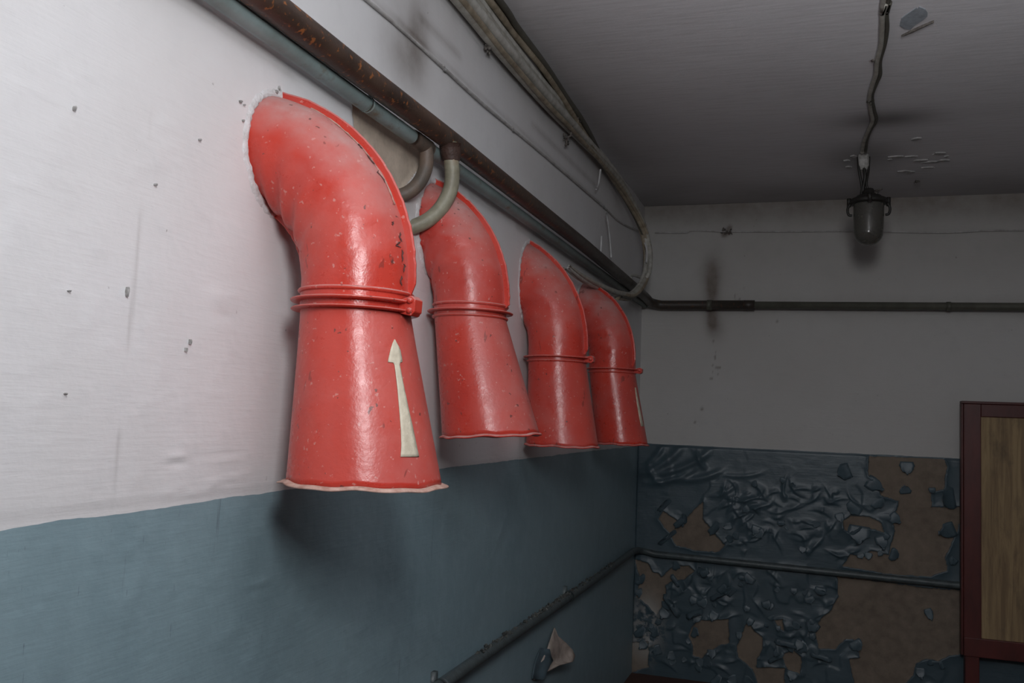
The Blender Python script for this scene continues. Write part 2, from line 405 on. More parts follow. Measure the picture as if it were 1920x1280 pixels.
# --- back wall
BARE_PX = {
 'A': (1160, 800, [(200, 460), (225, 420), (270, 450), (320, 500), (345, 450), (425, 370), (420, 460), (470, 520), (530, 590), (500, 622), (420, 620), (340, 605), (290, 590), (255, 530)]),
 'B': (1160, 800, [(80, 660), (150, 680), (170, 720), (200, 730), (215, 750), (270, 700), (310, 690), (350, 690), (380, 720), (330, 760), (260, 770), (235, 790), (240, 840), (225, 890), (190, 940), (150, 890), (90, 850), (110, 760)]),
 'C': (1160, 800, [(400, 965), (550, 960), (555, 1080), (500, 1095), (450, 1120), (420, 1155), (375, 1140), (370, 1080), (350, 1045), (370, 1000)]),
 'D': (1160, 800, [(610, 1040), (650, 970), (680, 1020), (720, 1050), (720, 1110), (690, 1160), (690, 1200), (830, 1205), (830, 1300), (700, 1300), (670, 1210), (600, 1150), (595, 1090)]),
 'J': (1160, 800, [(815, 1140), (870, 1110), (915, 1150), (905, 1230), (850, 1215)]),
 'K': (1160, 800, [(45, 1080), (150, 1070), (150, 1200), (60, 1230), (45, 1200)]),
 'L': (1160, 800, [(780, 965), (820, 960), (830, 1020), (800, 1010)]),
 'F': (1520, 800, [(130, 745), (480, 790), (800, 825), (800, 1130), (690, 1140), (640, 1170), (580, 1160), (530, 1180), (510, 1240), (470, 1290), (220, 1290), (195, 1160), (245, 1150), (215, 1060), (170, 1060), (120, 1110), (40, 1105), (20, 1010), (50, 960), (100, 920), (140, 850)]),
 'G': (1520, 800, [(290, 145), (660, 155), (680, 200), (665, 310), (600, 330), (605, 400), (800, 400), (750, 470), (720, 550), (670, 650), (680, 720), (600, 745), (430, 740), (160, 695), (200, 640), (270, 650), (300, 620), (390, 640), (420, 520), (400, 440), (430, 420), (440, 370), (350, 340), (345, 290), (290, 240)]),
 'H': (1520, 800, [(165, 470), (200, 445), (290, 450), (350, 480), (370, 530), (320, 510), (250, 500), (190, 530), (170, 510)]),
}
bare_polys = {k: px_poly([(ox+a/2.667, oy+b/2.667) for a, b in p], 1, YB, (0, 2)) for k, (ox, oy, p) in BARE_PX.items()}
xs = np.concatenate([np.linspace(0, 1.64, 370), np.linspace(1.66, 3.3, 40)]); zb = np.concatenate([np.linspace(0, 1.215, 285), np.linspace(1.222, HC, 110)])
Xg, Zg = np.meshgrid(xs, zb, indexing='ij')
bsd = np.full(Xg.shape, -1.0)
jag = .011*fbm(Xg*26, Zg*26, 31, 4)+.004*fbm(Xg*90, Zg*90, 33, 2)
for p in bare_polys.values(): bsd = np.maximum(bsd, sdist(Xg, Zg, p)+jag)
bare = sstep(-.002, .002, bsd)
d = .005*fbm(Xg*2, Zg*2, 51)
dado = sstep(1.205, 1.19, Zg)
# blistered, wrinkled paint skin: sharp ridges between puffed cells
act = dado*(.25+.75*sstep(1.02, .92, Zg)*(1-.0*Xg))
act = dado*np.clip(.12+blob(Xg, Zg, .25, 1.06, .22, .12, 3)+blob(Xg, Zg, .75, .86, .45, .13, 3)+1.0*sstep(.66, .60, Zg)+blob(Xg, Zg, 1.22, .95, .12, .22, 3), 0, 1)
w2 = fbm(Xg*13+1.5*fbm(Xg*5, Zg*5, 71), Zg*10, 65, 2)
skin = .004+act*(.004*sstep(.02, .16, w2)+.003*sstep(-.2, .2, fbm(Xg*7, Zg*7, 62, 2)))+.0008*fbm(Xg*30, Zg*30, 66, 2)
rf = np.random.RandomState(12)
for k in range(170):      # small blisters and pinched folds in the loose paint
    low_ = k % 2 == 0
    cx_, cz_ = (rf.uniform(.05, 1.05), rf.uniform(.05, .60)) if low_ else (rf.uniform(.45, 1.12), rf.uniform(.67, 1.02))
    L = rf.uniform(.014, .045); a = rf.normal(.2, .8); wd = rf.uniform(.004, .010); h = rf.uniform(.003, .009)
    a_ = (Xg-cx_)*cos(a)+(Zg-cz_)*sin(a); b_ = -(Xg-cx_)*sin(a)+(Zg-cz_)*cos(a)-rf.uniform(-.3, .3)*a_*a_/L
    skin += dado*h*np.exp(-(a_/L)**2)*np.where(b_ > 0, np.exp(-(b_/(wd*2.5))**2), np.exp(-(b_/(wd*.6))**2))
for cx_, cz_, L, a, h, wd in ((.14, 1.105, .14, .62, .018, .020), (.25, 1.09, .16, .45, .020, .018), (.19, 1.02, .13, .35, .016, .014), (.33, 1.035, .13, .25, .016, .016), (.33, 1.13, .05, -1.1, .016, .012), (.09, 1.03, .06, -.9, .014, .014),
                              (.55, 1.06, .10, .1, .008, .01), (.10, 1.14, .07, .9, .016, .014), (.46, .97, .07, .5, .010, .012)):
    a_ = (Xg-cx_)*cos(a)+(Zg-cz_)*sin(a); b_ = -(Xg-cx_)*sin(a)+(Zg-cz_)*cos(a)-.15*a_*a_/L
    skin += .62*dado*h*np.exp(-(a_/L)**4-(b_/(wd*1.15))**2)
lift = np.exp(-np.clip(-bsd, 0, 1)/.012)*.010*(.4+.6*vnoise(Xg*22, Zg*22, 81))*dado      # edges that curl off the plaster
d = d-(1-bare)*dado*(skin+lift)-.001*fbm(Xg*40, Zg*40, 91, 3)*bare
stain_shade = .80*blob(Xg, Zg, .375, 2.03, .035, .13, 2)+.5*blob(Xg, Zg, .37, 2.12, .06, .10)+.75*blob(Xg, Zg, .375, 1.87, .032, .055)+.4*blob(Xg, Zg, .40, 1.83, .045, .07)
spk = vnoise(Xg*75, Zg*55, 95)*blob(Xg, Zg, .40, 1.66, .07, .26, 3)+vnoise(Xg*75, Zg*75, 97)*blob(Xg, Zg, .52, 1.98, .07, .16, 3)
stain_shade += .6*sstep(.76, .86, spk)
stain_shade += .55*sstep(2.33, 2.49, Zg)+.22*sstep(1.9, 2.35, Zg)*(.6+.4*vnoise(Xg*3, Zg*3, 99))  # shade below the ceiling, painted in as darker wall colour
stain_shade += .2*np.exp(-((Zg-1.945)/.05)**2)
for cx_, cz_, r_ in ((.443, 2.345, .02), (.46, 2.37, .012), (.43, 2.33, .013), (.71, 1.87, .006), (.335, 1.40, .008), (.30, 1.33, .006)):
    stain_shade += .9*blob(Xg, Zg, cx_, cz_, r_, r_)
salt = blob(Xg, Zg, .07, .24, .09, .16, 3)
d[:, -1] = 0; d[0, :] *= .2
P = np.stack([Xg, YB+d, Zg], -1)
wb = grid_mesh('wall_back', xs, zb, P, M['wall_back'], dict(bare=bare*dado, stain_shade=np.clip(stain_shade, 0, .9)*(1-dado*.8), salt=salt))
structure(wb)

# --- ceiling, floor, the other walls of the room
xc = np.linspace(0, 3.3, 130); yc = np.linspace(-2.2, YB, 220)
Xc, Yc = np.meshgrid(xc, yc, indexing='ij')
cst = .75*blob(Xc, Yc, 1.14, 3.60, .17, .10)+.55*sstep(4.1, 4.86, Yc)*(.5+.5*vnoise(Xc*3, Yc*3, 5))+.6*blob(Xc, Yc, 1.08, 4.10, .16, .22)+.3*blob(Xc, Yc, .1, 3.6, .25, 1.2)  # soot near the lamp; also darker towards the far end and left edge
Pc = np.stack([Xc, Yc, HC+.004*fbm(Xc*2, Yc*2, 7)*(Xc > .01)], -1)
ce = grid_mesh('ceiling', xc, yc, Pc, M['ceiling'], dict(stain_shade=np.clip(cst, 0, .9)), flip=True); structure(ce)
fl = MB().box((-.1, -2.3, -.1), (3.4, YB+.1, 0)).build('floor', M['floor'], smooth=False); structure(fl)
M['wall_plain'] = wall_material('painted plaster of the rest of the room', 'y', (.30, .30, .30), (.07, .10, .12), BARE, .3)
o = MB().box((3.3, -2.3, 0), (3.4, YB+.1, HC)).build('wall_right', M['wall_plain'], smooth=False); structure(o)
o = MB().box((-.1, -2.3, 0), (3.3, -2.2, HC)).build('wall_front', M['wall_plain'], smooth=False); structure(o)

# ------------------------------------------------------------------ red ventilation ducts
DUCT = 'red ventilation ducts along the left wall'
def make_duct(label, X, Y, r, Rc, z0, ph, zc, bot, tilt=0.0, lug=True, bead=True, arrow=None, seed=0, ring2=False, ribend=.03):
    Xb, rb, zbm = bot
    t = thing('ventilation_duct', label, 'duct', (X, Y, zc), DUCT)
    d = np.array([cos(ph), sin(ph), 0]); q = np.array([-sin(ph), cos(ph), 0]); A = np.array([X, Y, 0.0]); rs = np.random.RandomState(seed)
    amax = math.acos(max(-1, min(1, (Rc-(X+.012)/d[0])/(Rc-r))))+.02 if (Rc-(X+.012)/d[0]) < (Rc-r) else .6
    def sec(al, rad_off, th, rr):
        rad = Rc+rr*cos(th)+rad_off
        s = -Rc+rad*cos(al); return A+d*s+q*rr*sin(th)+np.array([0, 0, z0+rad*sin(al)])
    # tube: short straight neck, then the bend, until every point of the ring is inside the wall
    G = []; n = 72
    for k in range(4): G.append([A+d*(r*cos(th))+q*r*sin(th)+np.array([0, 0, zc-.014+(z0-zc+.014)*k/4]) for th in np.linspace(0, 2*pi, n, endpoint=False)])
    aend = math.acos(max(-1, (Rc-(X+.10)/d[0])/(Rc+r)))
    for al in np.linspace(0, min(aend, pi/2+.2), 56):
        row = []
        for th in np.linspace(0, 2*pi, n, endpoint=False):
            # creases pressed into the sheet, strongest on the inside of the bend
            inner = (1-cos(th))/2
            w = .0034*inner*sin(al*26+3*sin(th*2+seed))*sstep(.1, .5, al)*sstep(1.5, .9, al)
            w += .0035*float(fbm(np.array([al*2.2*4+seed]), np.array([cos(th)*2+5+seed*1.7]), 11+seed, 3)[0])
            row.append(sec(al, 0, th, r+w))
        G.append(row)
    # trim: points beyond the wall face are pulled just behind it
    for row in G:
        for i, p in enumerate(row):
            if p[0] < -.03: row[i] = np.array([-.03, p[1], p[2]])
    mb = MB(); mb.grid(G, close_v=True); el = mb.build('elbow', M['red'], t)
    # the raised seams where the two pressed halves meet: outer and inner
    for sgn in (1, -1):
        am = math.acos(max(-1, min(1, (Rc-X/d[0])/(Rc+sgn*r)))) if abs((Rc-X/d[0])/(Rc+sgn*r)) < 1 else .6
        h = .0125 if sgn > 0 else .010; th0 = 0 if sgn > 0 else pi; mb = MB(); G = []
        al_list = np.linspace(0, am+.16, 48); pre = [(-1, k) for k in np.linspace(ribend*.5, .0, 3)[:-1]] if sgn > 0 else []
        for kind in [('s', z) for z in (-ribend,) ]+[('a', a) for a in al_list]:
            jitter = .0004*rs.randn()
            row = []
            for lat, rad in ((-.0028, -.006), (-.0030, h*.8+jitter), (-.0012, h+jitter), (.0012, h+jitter), (.0030, h*.8+jitter), (.0028, -.006)):
                R_ = Rc+sgn*(r+rad)
                if kind[0] == 's':
                    R_ = Rc+sgn*(r+min(rad, .004)); p = A+d*(-Rc+R_)+q*lat+np.array([0, 0, z0+max(kind[1], zc-z0+.012)])
                else:
                    p = A+d*(-Rc+R_*cos(kind[1]))+q*lat+np.array([0, 0, z0+R_*sin(kind[1])])
                row.append(p)
            G.append(row)
        b = MB(); b.grid(G, close_v=True); b.f.append((0, 1, 2, 3, 4, 5)); e = (len(G)-1)*6; b.f.append((e+5, e+4, e+3, e+2, e+1, e))
        o = b.build('seam_flange', M['red'], t, smooth=False)
    # collar
    c = MB(); rr = r
    if bead: c.lathe([(rr-.002, .020), (rr+.003, .019), (rr+.005, .016), (rr+.003, .013), (rr-.002, .012)], (X, Y, zc), 72)
    c.lathe([(rr-.002, .004), (rr+.004, .0035), (rr+.014, .0025), (rr+.016, .001), (rr+.015, -.0012), (rr+.004, -.002), (rr-.002, -.003)], (X, Y, zc), 72)
    c.build('collar_ring', M['red'], t)
    if ring2:
        c = MB(); c.lathe([(rr-.002, -.011), (rr+.003, -.0115), (rr+.013, -.0125), (rr+.0145, -.014), (rr+.013, -.0155), (rr+.003, -.0165), (rr-.002, -.017)], (X, Y, zc), 72)
        c.build('collar_ring', M['red'], t)
    else:
        c = MB(); c.lathe([(rr-.002, -.009), (rr+.0035, -.010), (rr+.0045, -.012), (rr+.003, -.015), (rr-.002, -.016)], (X, Y, zc), 72)
        c.build('collar_bead', M['red'], t)
    if lug:
        ang = -.12 if ring2 else -.05
        e = np.array([cos(ang), sin(ang), 0]); f = np.array([-sin(ang), cos(ang), 0]); c0 = np.array([X, Y, zc-.006 if ring2 else zc-.003])
        hgt = .0165 if ring2 else .012
        lm = MB()
        prof = [(rr-.002, -hgt*.7), (rr+.022, -hgt), (rr+.029, -hgt*.6), (rr+.030, hgt*.6), (rr+.022, hgt), (rr-.002, hgt*.55)]
        vv = [c0+e*a+f*s*.012+np.array([0, 0, b]) for s in (-1, 1) for a, b in prof]; k = len(prof)
        lm.add(vv, [tuple(range(k)), tuple(range(2*k-1, k-1, -1))]+[(i, i+k, (i+1) % k+k, (i+1) % k) for i in range(k)])
        lo = lm.build('clamp_lug', M['red'], t, smooth=False); bevel(lo, .0015)
        for dz in ((-.008, .008) if ring2 else (0,)):
            bm_ = MB(); cc = c0+e*(rr+.021)+f*(-.013)+np.array([0, 0, dz]); bm_.lathe([(0.0001, -.004), (.0042, -.004), (.0048, -.001), (.0048, .004), (.0001, .004)], cc, 8, 'y')
            bm_.build('bolt', M['red'], lo)
    # flared outlet
    def cone(th, s, off=0):
        cx_ = X+(Xb-X)*s; rad = r*.985+(rb-r*.985)*(s**1.08)+off
        z = zc-.010+(zbm-zc+.010)*s
        xx, yy = cx_+rad*cos(th), Y+rad*sin(th)
        z += tilt*(xx-cx_)*s + .0012*s*sin(th*5+seed)+.0010*s*sin(th*11+2*seed)
        return np.array([xx, yy, z])
    nn = 96; outer = [[cone(th, s, .0010*float(fbm(np.array([cos(th)*3+seed*3+7]), np.array([sin(th)*3+s*4+9]), 41, 2)[0])) for th in np.linspace(0, 2*pi, nn, endpoint=False)] for s in np.linspace(0, 1, 26)]
    inner = [[cone(th, s, -.003) for th in np.linspace(0, 2*pi, nn, endpoint=False)] for s in np.linspace(1, 0, 10)]
    b = MB(); b.grid(outer+inner, close_v=True); b.build('flared_outlet', M['red'], t)
    lipw = .010 if ring2 else .005
    G = []
    for da, dz in ((-.003, .003), (.002, .002), (lipw, -.0006), (lipw+.001, -.003), (.003, -.0042), (-.004, -.004)):
        G.append([cone(th, 1, da+(0 if da < .002 else .0016*sin(th*7+seed)*da/lipw+.0015*sin(th*17+seed)*da/lipw))+np.array([0, 0, dz]) for th in np.linspace(0, 2*pi, nn, endpoint=False)])
    b = MB(); b.grid(G, close_u=True, close_v=True); b.build('rolled_rim', M['rim'] if ring2 else M['red'], t)
    if ring2:   # torn edge of the paint beside the seam, and scrapes near it
        al_ = np.linspace(.40, 1.12, 34)
        pe = [sec(a, 0, -.165-.03*sin(a*9), r+.0008+.0006*rs.rand()) for a in al_]
        MB().tube(pe, [.0004+.0013*rs.rand() for _ in al_], 6).build('peeled_edge', M['rim'], t)
        for a0, a1, th_ in ((.52, .60, -.18), (.63, .70, -.19), (.74, .78, -.17), (.10, .16, -.26), (.17, .20, -.34), (.05, .09, -.22), (.20, .25, -.24), (-.02, .03, -.30), (.28, .30, -.40)):
            pe = [sec(a, 0, th_+.03*rs.randn(), r+.0012) for a in np.linspace(a0, a1, 5)]
            MB().tube(pe, [.0004, .0014, .001, .0016, .0003], 6).build('scrape', M['scrape'], t)
    if arrow:
        camp = np.array([CX, 0, CZ]); rows = []
        def hit(px, py):
            rd = ray(px, py); best = None
            tt = np.linspace((Y-.2)/rd[1], (Y+.06)/rd[1], 700)
            for a in tt:
                p = camp+rd*a; s = (p[2]-(zc-.010))/((zbm-zc+.010))
                if not 0 <= s <= 1: continue
                cx_ = X+(Xb-X)*s; rad = r*.985+(rb-r*.985)*(s**1.08)
                g = math.hypot(p[0]-cx_, p[1]-Y)-rad-.0012
                if g <= 0: return p
                if best is None or g < best[0]: best = (g, p)
            g, p = best; return p
        for y_, xl, xr in arrow: rows.append([hit(xl+(xr-xl)*k/4, y_) for k in range(5)])
        b = MB(); b.grid(rows)
        ao = b.build('painted_arrow', M['arrow'], t); sm = ao.modifiers.new('thickness', 'SOLIDIFY'); sm.thickness = .0012; sm.offset = 0
        ao['label'] = 'yellowed white arrow pointing up'
    # broken plaster packed round the opening, flush with the wall
    pm = MB(); G = []
    N = 90
    base = []
    for i in range(N):
        th = 2*pi*i/N; rad = Rc+r*cos(th); ca = ((r*sin(th)*sin(ph)+Rc*d[0]-X)/d[0])/rad
        al = math.acos(max(-1, min(1, ca))); s = -Rc+rad*math.cos(al)
        base.append((Y+s*d[1]+r*sin(th)*d[0], z0+rad*sin(al)))
    base = np.array(base); cen = base.mean(0)
    for off, hx in ((-.006, -.004), (.000, .0035), (.003, .004), (.008, .003), (.016, -.003)):
        row = []
        for i in range(N):
            v = base[i]-cen; u = v/np.linalg.norm(v); jit = .005*rs.rand()*(off > .005)+.0010*rs.randn()*(off > 0)
            row.append((hx+.0012*rs.randn()*(hx > 0), *(base[i]+u*(off+jit))))
        G.append(row)
    b = MB(); b.grid(G, close_v=True); po = b.build('plaster_packing', M['plaster'], t)
    return t, base
arrow1 = [(636, 739.3, 740.3), (643, 736, 744), (650, 733.8, 748), (658, 731.5, 751), (667, 729.5, 752.8), (674, 728, 754), (678.5, 727.3, 754.3), (679.3, 737, 750), (684, 739.5, 749.5), (694, 741, 751.5), (706, 742.5, 753.8), (718, 744, 756), (730, 745.3, 758.5), (744, 746.5, 761.5), (758, 747.8, 764.5), (772, 749, 767.5), (788, 750.2, 771.2), (804, 751.4, 774.8), (820, 752, 778), (832, 752.5, 780.5), (844, 752, 783), (850, 751.5, 784.5), (856, 751, 785.5)]
make_duct('nearest and largest red ventilation duct, dusty elbow, white arrow on its flared front', .162, 1.34, .092, .243, 1.541, .067, 1.507, (.195, .126, 1.213), 0, True, True, arrow1, 1, True)
make_duct('second red duct from the camera, hanging highest, behind the olive pipe bend', .109, 2.004, .087, .241, 1.590, -.018, 1.570, (.174, .114, 1.282), .075, False, True, None, 2)
make_duct('third red duct from the camera, plain flared outlet with a small clamp lug', .115, 2.771, .093, .300, 1.545, -.17, 1.517, (.141, .114, 1.242), 0, True, False, None, 3)
arrow4 = [(726, 1190.5, 1192), (740, 1192, 1195), (755, 1194, 1198), (770, 1196.5, 1201), (785, 1199, 1204), (799, 1202, 1207.5)]
make_duct('farthest red duct by the room corner, darkest, pale arrow seen edge on', .141, 3.488, .091, .233, 1.560, -.35, 1.523, (.186, .102, 1.236), 0, True, False, arrow4, 4)

# ------------------------------------------------------------------ pipes high on the wall
bp = thing('rusty_pipe', 'thick rust brown pipe running above the red ducts and along the end wall', 'pipe', (.073, -1.0, 1.975))
pz_ = lambda y: float(np.interp(y, [-2, 1.4, 2.0, 3.3, 4.3, 4.7], [1.960, 1.962, 1.971, 1.973, 1.962, 1.956]))
pts = [(.062, y, pz_(y)+.006) for y in np.linspace(-2.0, 4.62, 26)]
cor = [(.062+.06*(1-cos(a)), 4.72+.07*sin(a), 1.957-.013*a/(pi/2)) for a in np.linspace(0, pi/2, 8)]
MB().tube(pts+[(.062, 4.68, 1.960)]+cor+[(x_, 4.79, 1.944) for x_ in (.16, .3, .57)], .0243, 20).build('pipe_run', M['rust'], bp)
MB().tube([(.57, 4.79, 1.944), (3.25, 4.79, 1.925)], .019, 16).build('thin_pipe_run', M['thinpipe'], bp)
MB().tube([(.545, 4.79, 1.944), (.60, 4.79, 1.9435)], .0255, 16).build('coupling', M['rust'], bp)
b = MB().tube([(.358, 4.79, 1.944), (.384, 4.79, 1.944)], .0275, 16); b.box((.362, 4.79, 1.935), (.380, 4.862, 1.953)); b.build('pipe_bracket', M['thinpipe'], bp)
b = MB().tube([(1.50, 4.79, 1.937), (1.52, 4.79, 1.937)], .0225, 16); b.box((1.503, 4.79, 1.93), (1.517, 4.862, 1.945)); b.build('pipe_bracket', M['thinpipe'], bp)
brc = spline([(.070, 1.925, 1.965), (.073, 1.930, 1.925), (.075, 1.935, 1.885), (.070, 1.935, 1.848), (.052, 1.925, 1.806), (.026, 1.908, 1.775), (-.012, 1.885, 1.752)], 6)
MB().tube(brc, .0180, 18).build('branch_bend', M['branch'], bp)['label'] = 'olive grey bent branch pipe'
b = MB().tube([(.070, 1.925, 1.960), (.0715, 1.927, 1.944), (.073, 1.929, 1.932), (.073, 1.930, 1.922)], [.026, .0245, .0225, .0185], 18, wob=.0015)
b.build('weld_bead', M['weld'], bp)
gp = thing('grey_green_pipe', 'grey green pipe tight against the wall beneath the rusty pipe', 'pipe', (.026, -1.0, 1.957))
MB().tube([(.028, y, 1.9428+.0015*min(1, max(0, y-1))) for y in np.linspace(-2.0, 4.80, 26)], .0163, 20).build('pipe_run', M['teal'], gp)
dk = spline([(.030, 1.872, 1.944), (.034, 1.874, 1.925), (.034, 1.872, 1.890), (.024, 1.862, 1.855), (.006, 1.845, 1.828), (-.02, 1.825, 1.812)], 6)
MB().tube(dk, .0165, 18).build('branch_bend', M['dark_branch'], gp)['label'] = 'dark stained bent branch pipe'
b = MB().tube([(.029, 1.80, 1.944), (.029, 1.812, 1.944), (.029, 1.89, 1.944), (.029, 1.90, 1.944)], [.0168, .0188, .0188, .0168], 20); b.build('tee_sleeve', M['dark_branch'], gp)
MB().tube([(.029, 1.578, 1.9435), (.029, 1.588, 1.9435)], .0174, 20).build('socket_ring', M['teal'], gp)

# ------------------------------------------------------------------ cable bundle under the ceiling
cb = thing('cable_bundle', 'bundle of painted cables under the ceiling, looping down at the corner', 'cables', (.02, 2.0, 2.45))
end_pts = [on(1098, 268, 1, 3.42), on(1150, 325, 1, 3.85), on(1185, 382, 1, 4.20), on(1208, 430, 1, 4.35), on(1217, 478, 1, 4.35), on(1210, 522, 1, 4.25), on(1188, 550, 1, 4.05), on(1160, 550, 1, 3.85), on(1125, 538, 1, 3.55), on(1090, 520, 1, 3.30), on(1062, 500, 1, 3.12)]
for p in end_pts[7:]: p[0] = max(p[0], .028)
low_start = [(.020, .2, 2.385), (.022, 1.2, 2.388), (.022, 2.05, 2.392), (.024, 2.35, 2.385), (.024, 2.80, 2.390), (.024, 3.15, 2.405)]
offs = [((.002, -.020), 'cable_a', .0125, 0), ((.014, .000), 'cable_c', .0145, 0), ((.004, .022), 'cable_a', .0135, 0), ((.006, .044), 'cable_c', .0110, 0), ((.018, -.024), 'cable_b', .0080, 0)]
for i, ((ox, oz), mt, rad, _) in enumerate(offs):
    tw = i*1.3
    pp = [(x_+ox+.002*sin(y*3+tw), y, z_+oz+.005*sin(y*2.1+tw)) for x_, y, z_ in low_start]
    for k, p in enumerate(end_pts[1:] if i != 3 else end_pts[1:6]):
        sc = max(.35, 1-.10*k); ang = tw+k*.45
        pp.append((p[0]+.011*cos(ang), p[1], p[2]+.011*sin(ang)*sc+.5*oz*sc))
    if i == 3: pp += [(.02, 4.45, 2.05), (.02, 4.40, 1.99)]
    sp = spline(pp, 8)
    sp[:, 0] = np.maximum(sp[:, 0], .006+rad)
    rad = [rad*float(np.interp(k/(len(sp)-1), [0, .84, 1], [1, .9, .25])) for k in range(len(sp))]
    MB().tube(sp, rad, 10).build('cable', M[mt], cb)
hi = [(.016, .2, 2.482), (.020, 1.5, 2.480), (.030, 2.25, 2.472), (.022, 2.45, 2.482), (.036, 2.72, 2.470), (.028, 3.0, 2.462), (.030, 3.28, 2.440)]
for i, (ox, oz, mt, rad) in enumerate(((.0, 0, 'cable_b', .0140), (.022, -.006, 'cable_d', .0100), (.012, -.020, 'cable_b', .0100))):
    pp = [(max(x_+ox+.003*sin(y*6+i), rad+.005), y, min(z_+oz+.003*cos(y*5+2*i), HC-rad-.004)) for x_, y, z_ in hi]
    for k, p in enumerate(end_pts[1:8]):
        pp.append((p[0]-.004+.010*cos(2.2+i+k*.4), p[1], p[2]+.012*sin(2.2+i+k*.4)-.004))
    sp = spline(pp, 8); sp[:, 0] = np.maximum(sp[:, 0], .006+rad); sp[:, 2] = np.minimum(sp[:, 2], HC-rad-.003)
    MB().tube(sp, rad, 10).build('cable', M[mt], cb)
def crust(mb, c, s, n=9, seed=0):
    rs = np.random.RandomState(seed)
    for k in range(n):
        p = np.array(c)+rs.uniform(-1, 1, 3)*np.array(s)*.7; q = p+rs.uniform(-1, 1, 3)*np.array(s)*.6; mb.tube([p, (p+q)/2+rs.uniform(-.002, .002, 3), q], [.0035, .0045, .002], 6)
    return mb
for k, (px, py, xx) in enumerate(((916, 92, .020), (1062, 262, .020), (1084, 222, .05))):
    c = on(px, py, 0, xx); b = MB(); crust(b, c, (.008, .020, .020), 10, k)
    if k < 2: b.tube([c+[-.012, 0, 0], c+[.016, 0, .014], c+[.02, 0, .05]], .004, 6)
    b.build('cable_clip', M['clip'], cb)
b = MB()
for ps in ([(1126, 318), (1122, 345), (1118, 354)], [(1137, 398), (1143, 440), (1146, 482)], [(1128, 443), (1126, 478)], [(1209, 455), (1213, 470), (1212, 492)]):
    q = [on(x_, y_, 0, .03) for x_, y_ in ps] if ps[0][0] < 1200 else [on(x_, y_, 1, 4.25) for x_, y_ in ps]
    MB().tube(spline(q, 5) if len(q) > 2 else q, .0042, 8).build('loose_cord', M['strand'], cb)

# thin wire painted over, crossing the left wall then the end wall
wl_pts = [on(x_, y_, 0, .005) for x_, y_ in ((640, -40), (690, 2), (760, 62), (830, 126), (900, 190), (960, 241), (1040, 308), (1130, 386), (1165, 418))]
wb_pts = [(.02, YB-.014, 2.345)]+[on(x_, y_, 1, YB-.010) for x_, y_ in ((1235, 436), (1285, 436), (1300, 432), (1362, 434), (1480, 434), (1600, 433), (1760, 436), (1860, 432), (1990, 431))]
q = spline(wl_pts+wb_pts, 6)
tw = thing('painted_wire', 'thin wire painted over on the left wall and the end wall', 'wire', (.005, 1.4, 2.2))
MB().tube(q, .0042, 8).build('wire', M['wire'], tw)
b = MB(); crust(b, (.443, YB-.018, 2.345), (.03, .008, .024), 14, 5); b.build('wire_clip', M['clip'], tw)
for ps in (wl_pts[5], wl_pts[3], wl_pts[7]):
    b = MB(); crust(b, ps, (.004, .012, .006), 3, 6); b.build('wire_clip', M['wire'], tw)

# ------------------------------------------------------------------ lower conduit across the dado
lc = thing('lower_conduit', 'blue grey painted conduit low on both walls, caked with dirt', 'conduit', (.02, 1.8, .65))
lp = [(.024, y, .655-.004*sin(y*2)) for y in np.linspace(-2, 4.7, 30)]+[(.030, 4.79, .648), (.055, 4.825, .640)]
lp += [(x_, 4.822, .632-.016*x_) for x_ in (.12, .3, .6, .9, 1.2, 1.55, 2.2, 3.25)]
MB().tube(lp, .0165, 14).build('pipe_run', M['dadopipe'], lc)
b = MB()
for k in range(150):
    y = random.uniform(2.35, 4.2) if k % 3 else random.uniform(2.9, 3.5); a = random.uniform(1.0, 2.2)
    c = np.array([.024+.016*cos(a), y, .655-.004*sin(y*2)+.016*sin(a)]); e = np.array([random.uniform(-.004, .004), random.uniform(-.02, .02), random.uniform(.0, .005)])
    b.tube([c-e, c+[0, 0, .003], c+e], [.001, random.uniform(.002, .006), .001], 5)
o = b.build('dirt_crust', M['dirt'], lc); o['kind'] = 'stuff'
for y in (2.13, 3.39):
    b = MB().tube([(.024, y-.009, .655), (.024, y+.009, .655)], .0205, 14); b.box((-.01, y-.009, .632), (.012, y+.009, .690)); b.build('conduit_clip', M['dadopipe'], lc)

# ------------------------------------------------------------------ ceiling lamp, its cable
lx, ly = 1.106, 4.062
la = thing('pendant_lamp', 'dark jar shaped glass lamp hanging from the ceiling', 'lamp', (lx, ly, HC))
b = MB(); crust(b, (1.083, ly, 2.478), (.030, .02, .018), 16, 3); b.tube([(1.083, ly, 2.499), (1.083, ly, 2.452), (1.084, ly, 2.432)], [.022, .024, .016], 12, wob=.002); b.build('ceiling_anchor', M['ceramic'], la)
b = MB()
b.tube(spline([(1.062, ly, 2.49), (1.066, ly-.01, 2.43), (1.078, ly, 2.36), (1.075, ly, 2.322)], 5), .0055, 8)
b.tube(spline([(1.106, ly, 2.49), (1.104, ly, 2.43), (1.096, ly-.01, 2.37), (1.110, ly, 2.322)], 5), .0050, 8)
b.tube(spline([(1.084, ly-.01, 2.45), (1.090, ly-.014, 2.40), (1.083, ly, 2.35), (1.090, ly, 2.318)], 5), .0075, 8)
b.build('hanger_strut', M['black'], la)
b = MB().lathe([(.0001, .055), (.018, .054), (.024, .044), (.028, .030), (.050, .022), (.056, .012)], (lx, ly, 2.296), 28); b.build('cap', M['black'], la)
b = MB(); crust(b, (lx+.035, ly-.02, 2.335), (.022, .02, .014), 8, 12); b.build('wire_stub', M['clip'], la)
b = MB().lathe([(.0001, .012), (.070, .010), (.077, .004), (.078, -.006), (.074, -.012), (.064, -.014), (.0001, -.014)], (lx, ly, 2.296), 36)
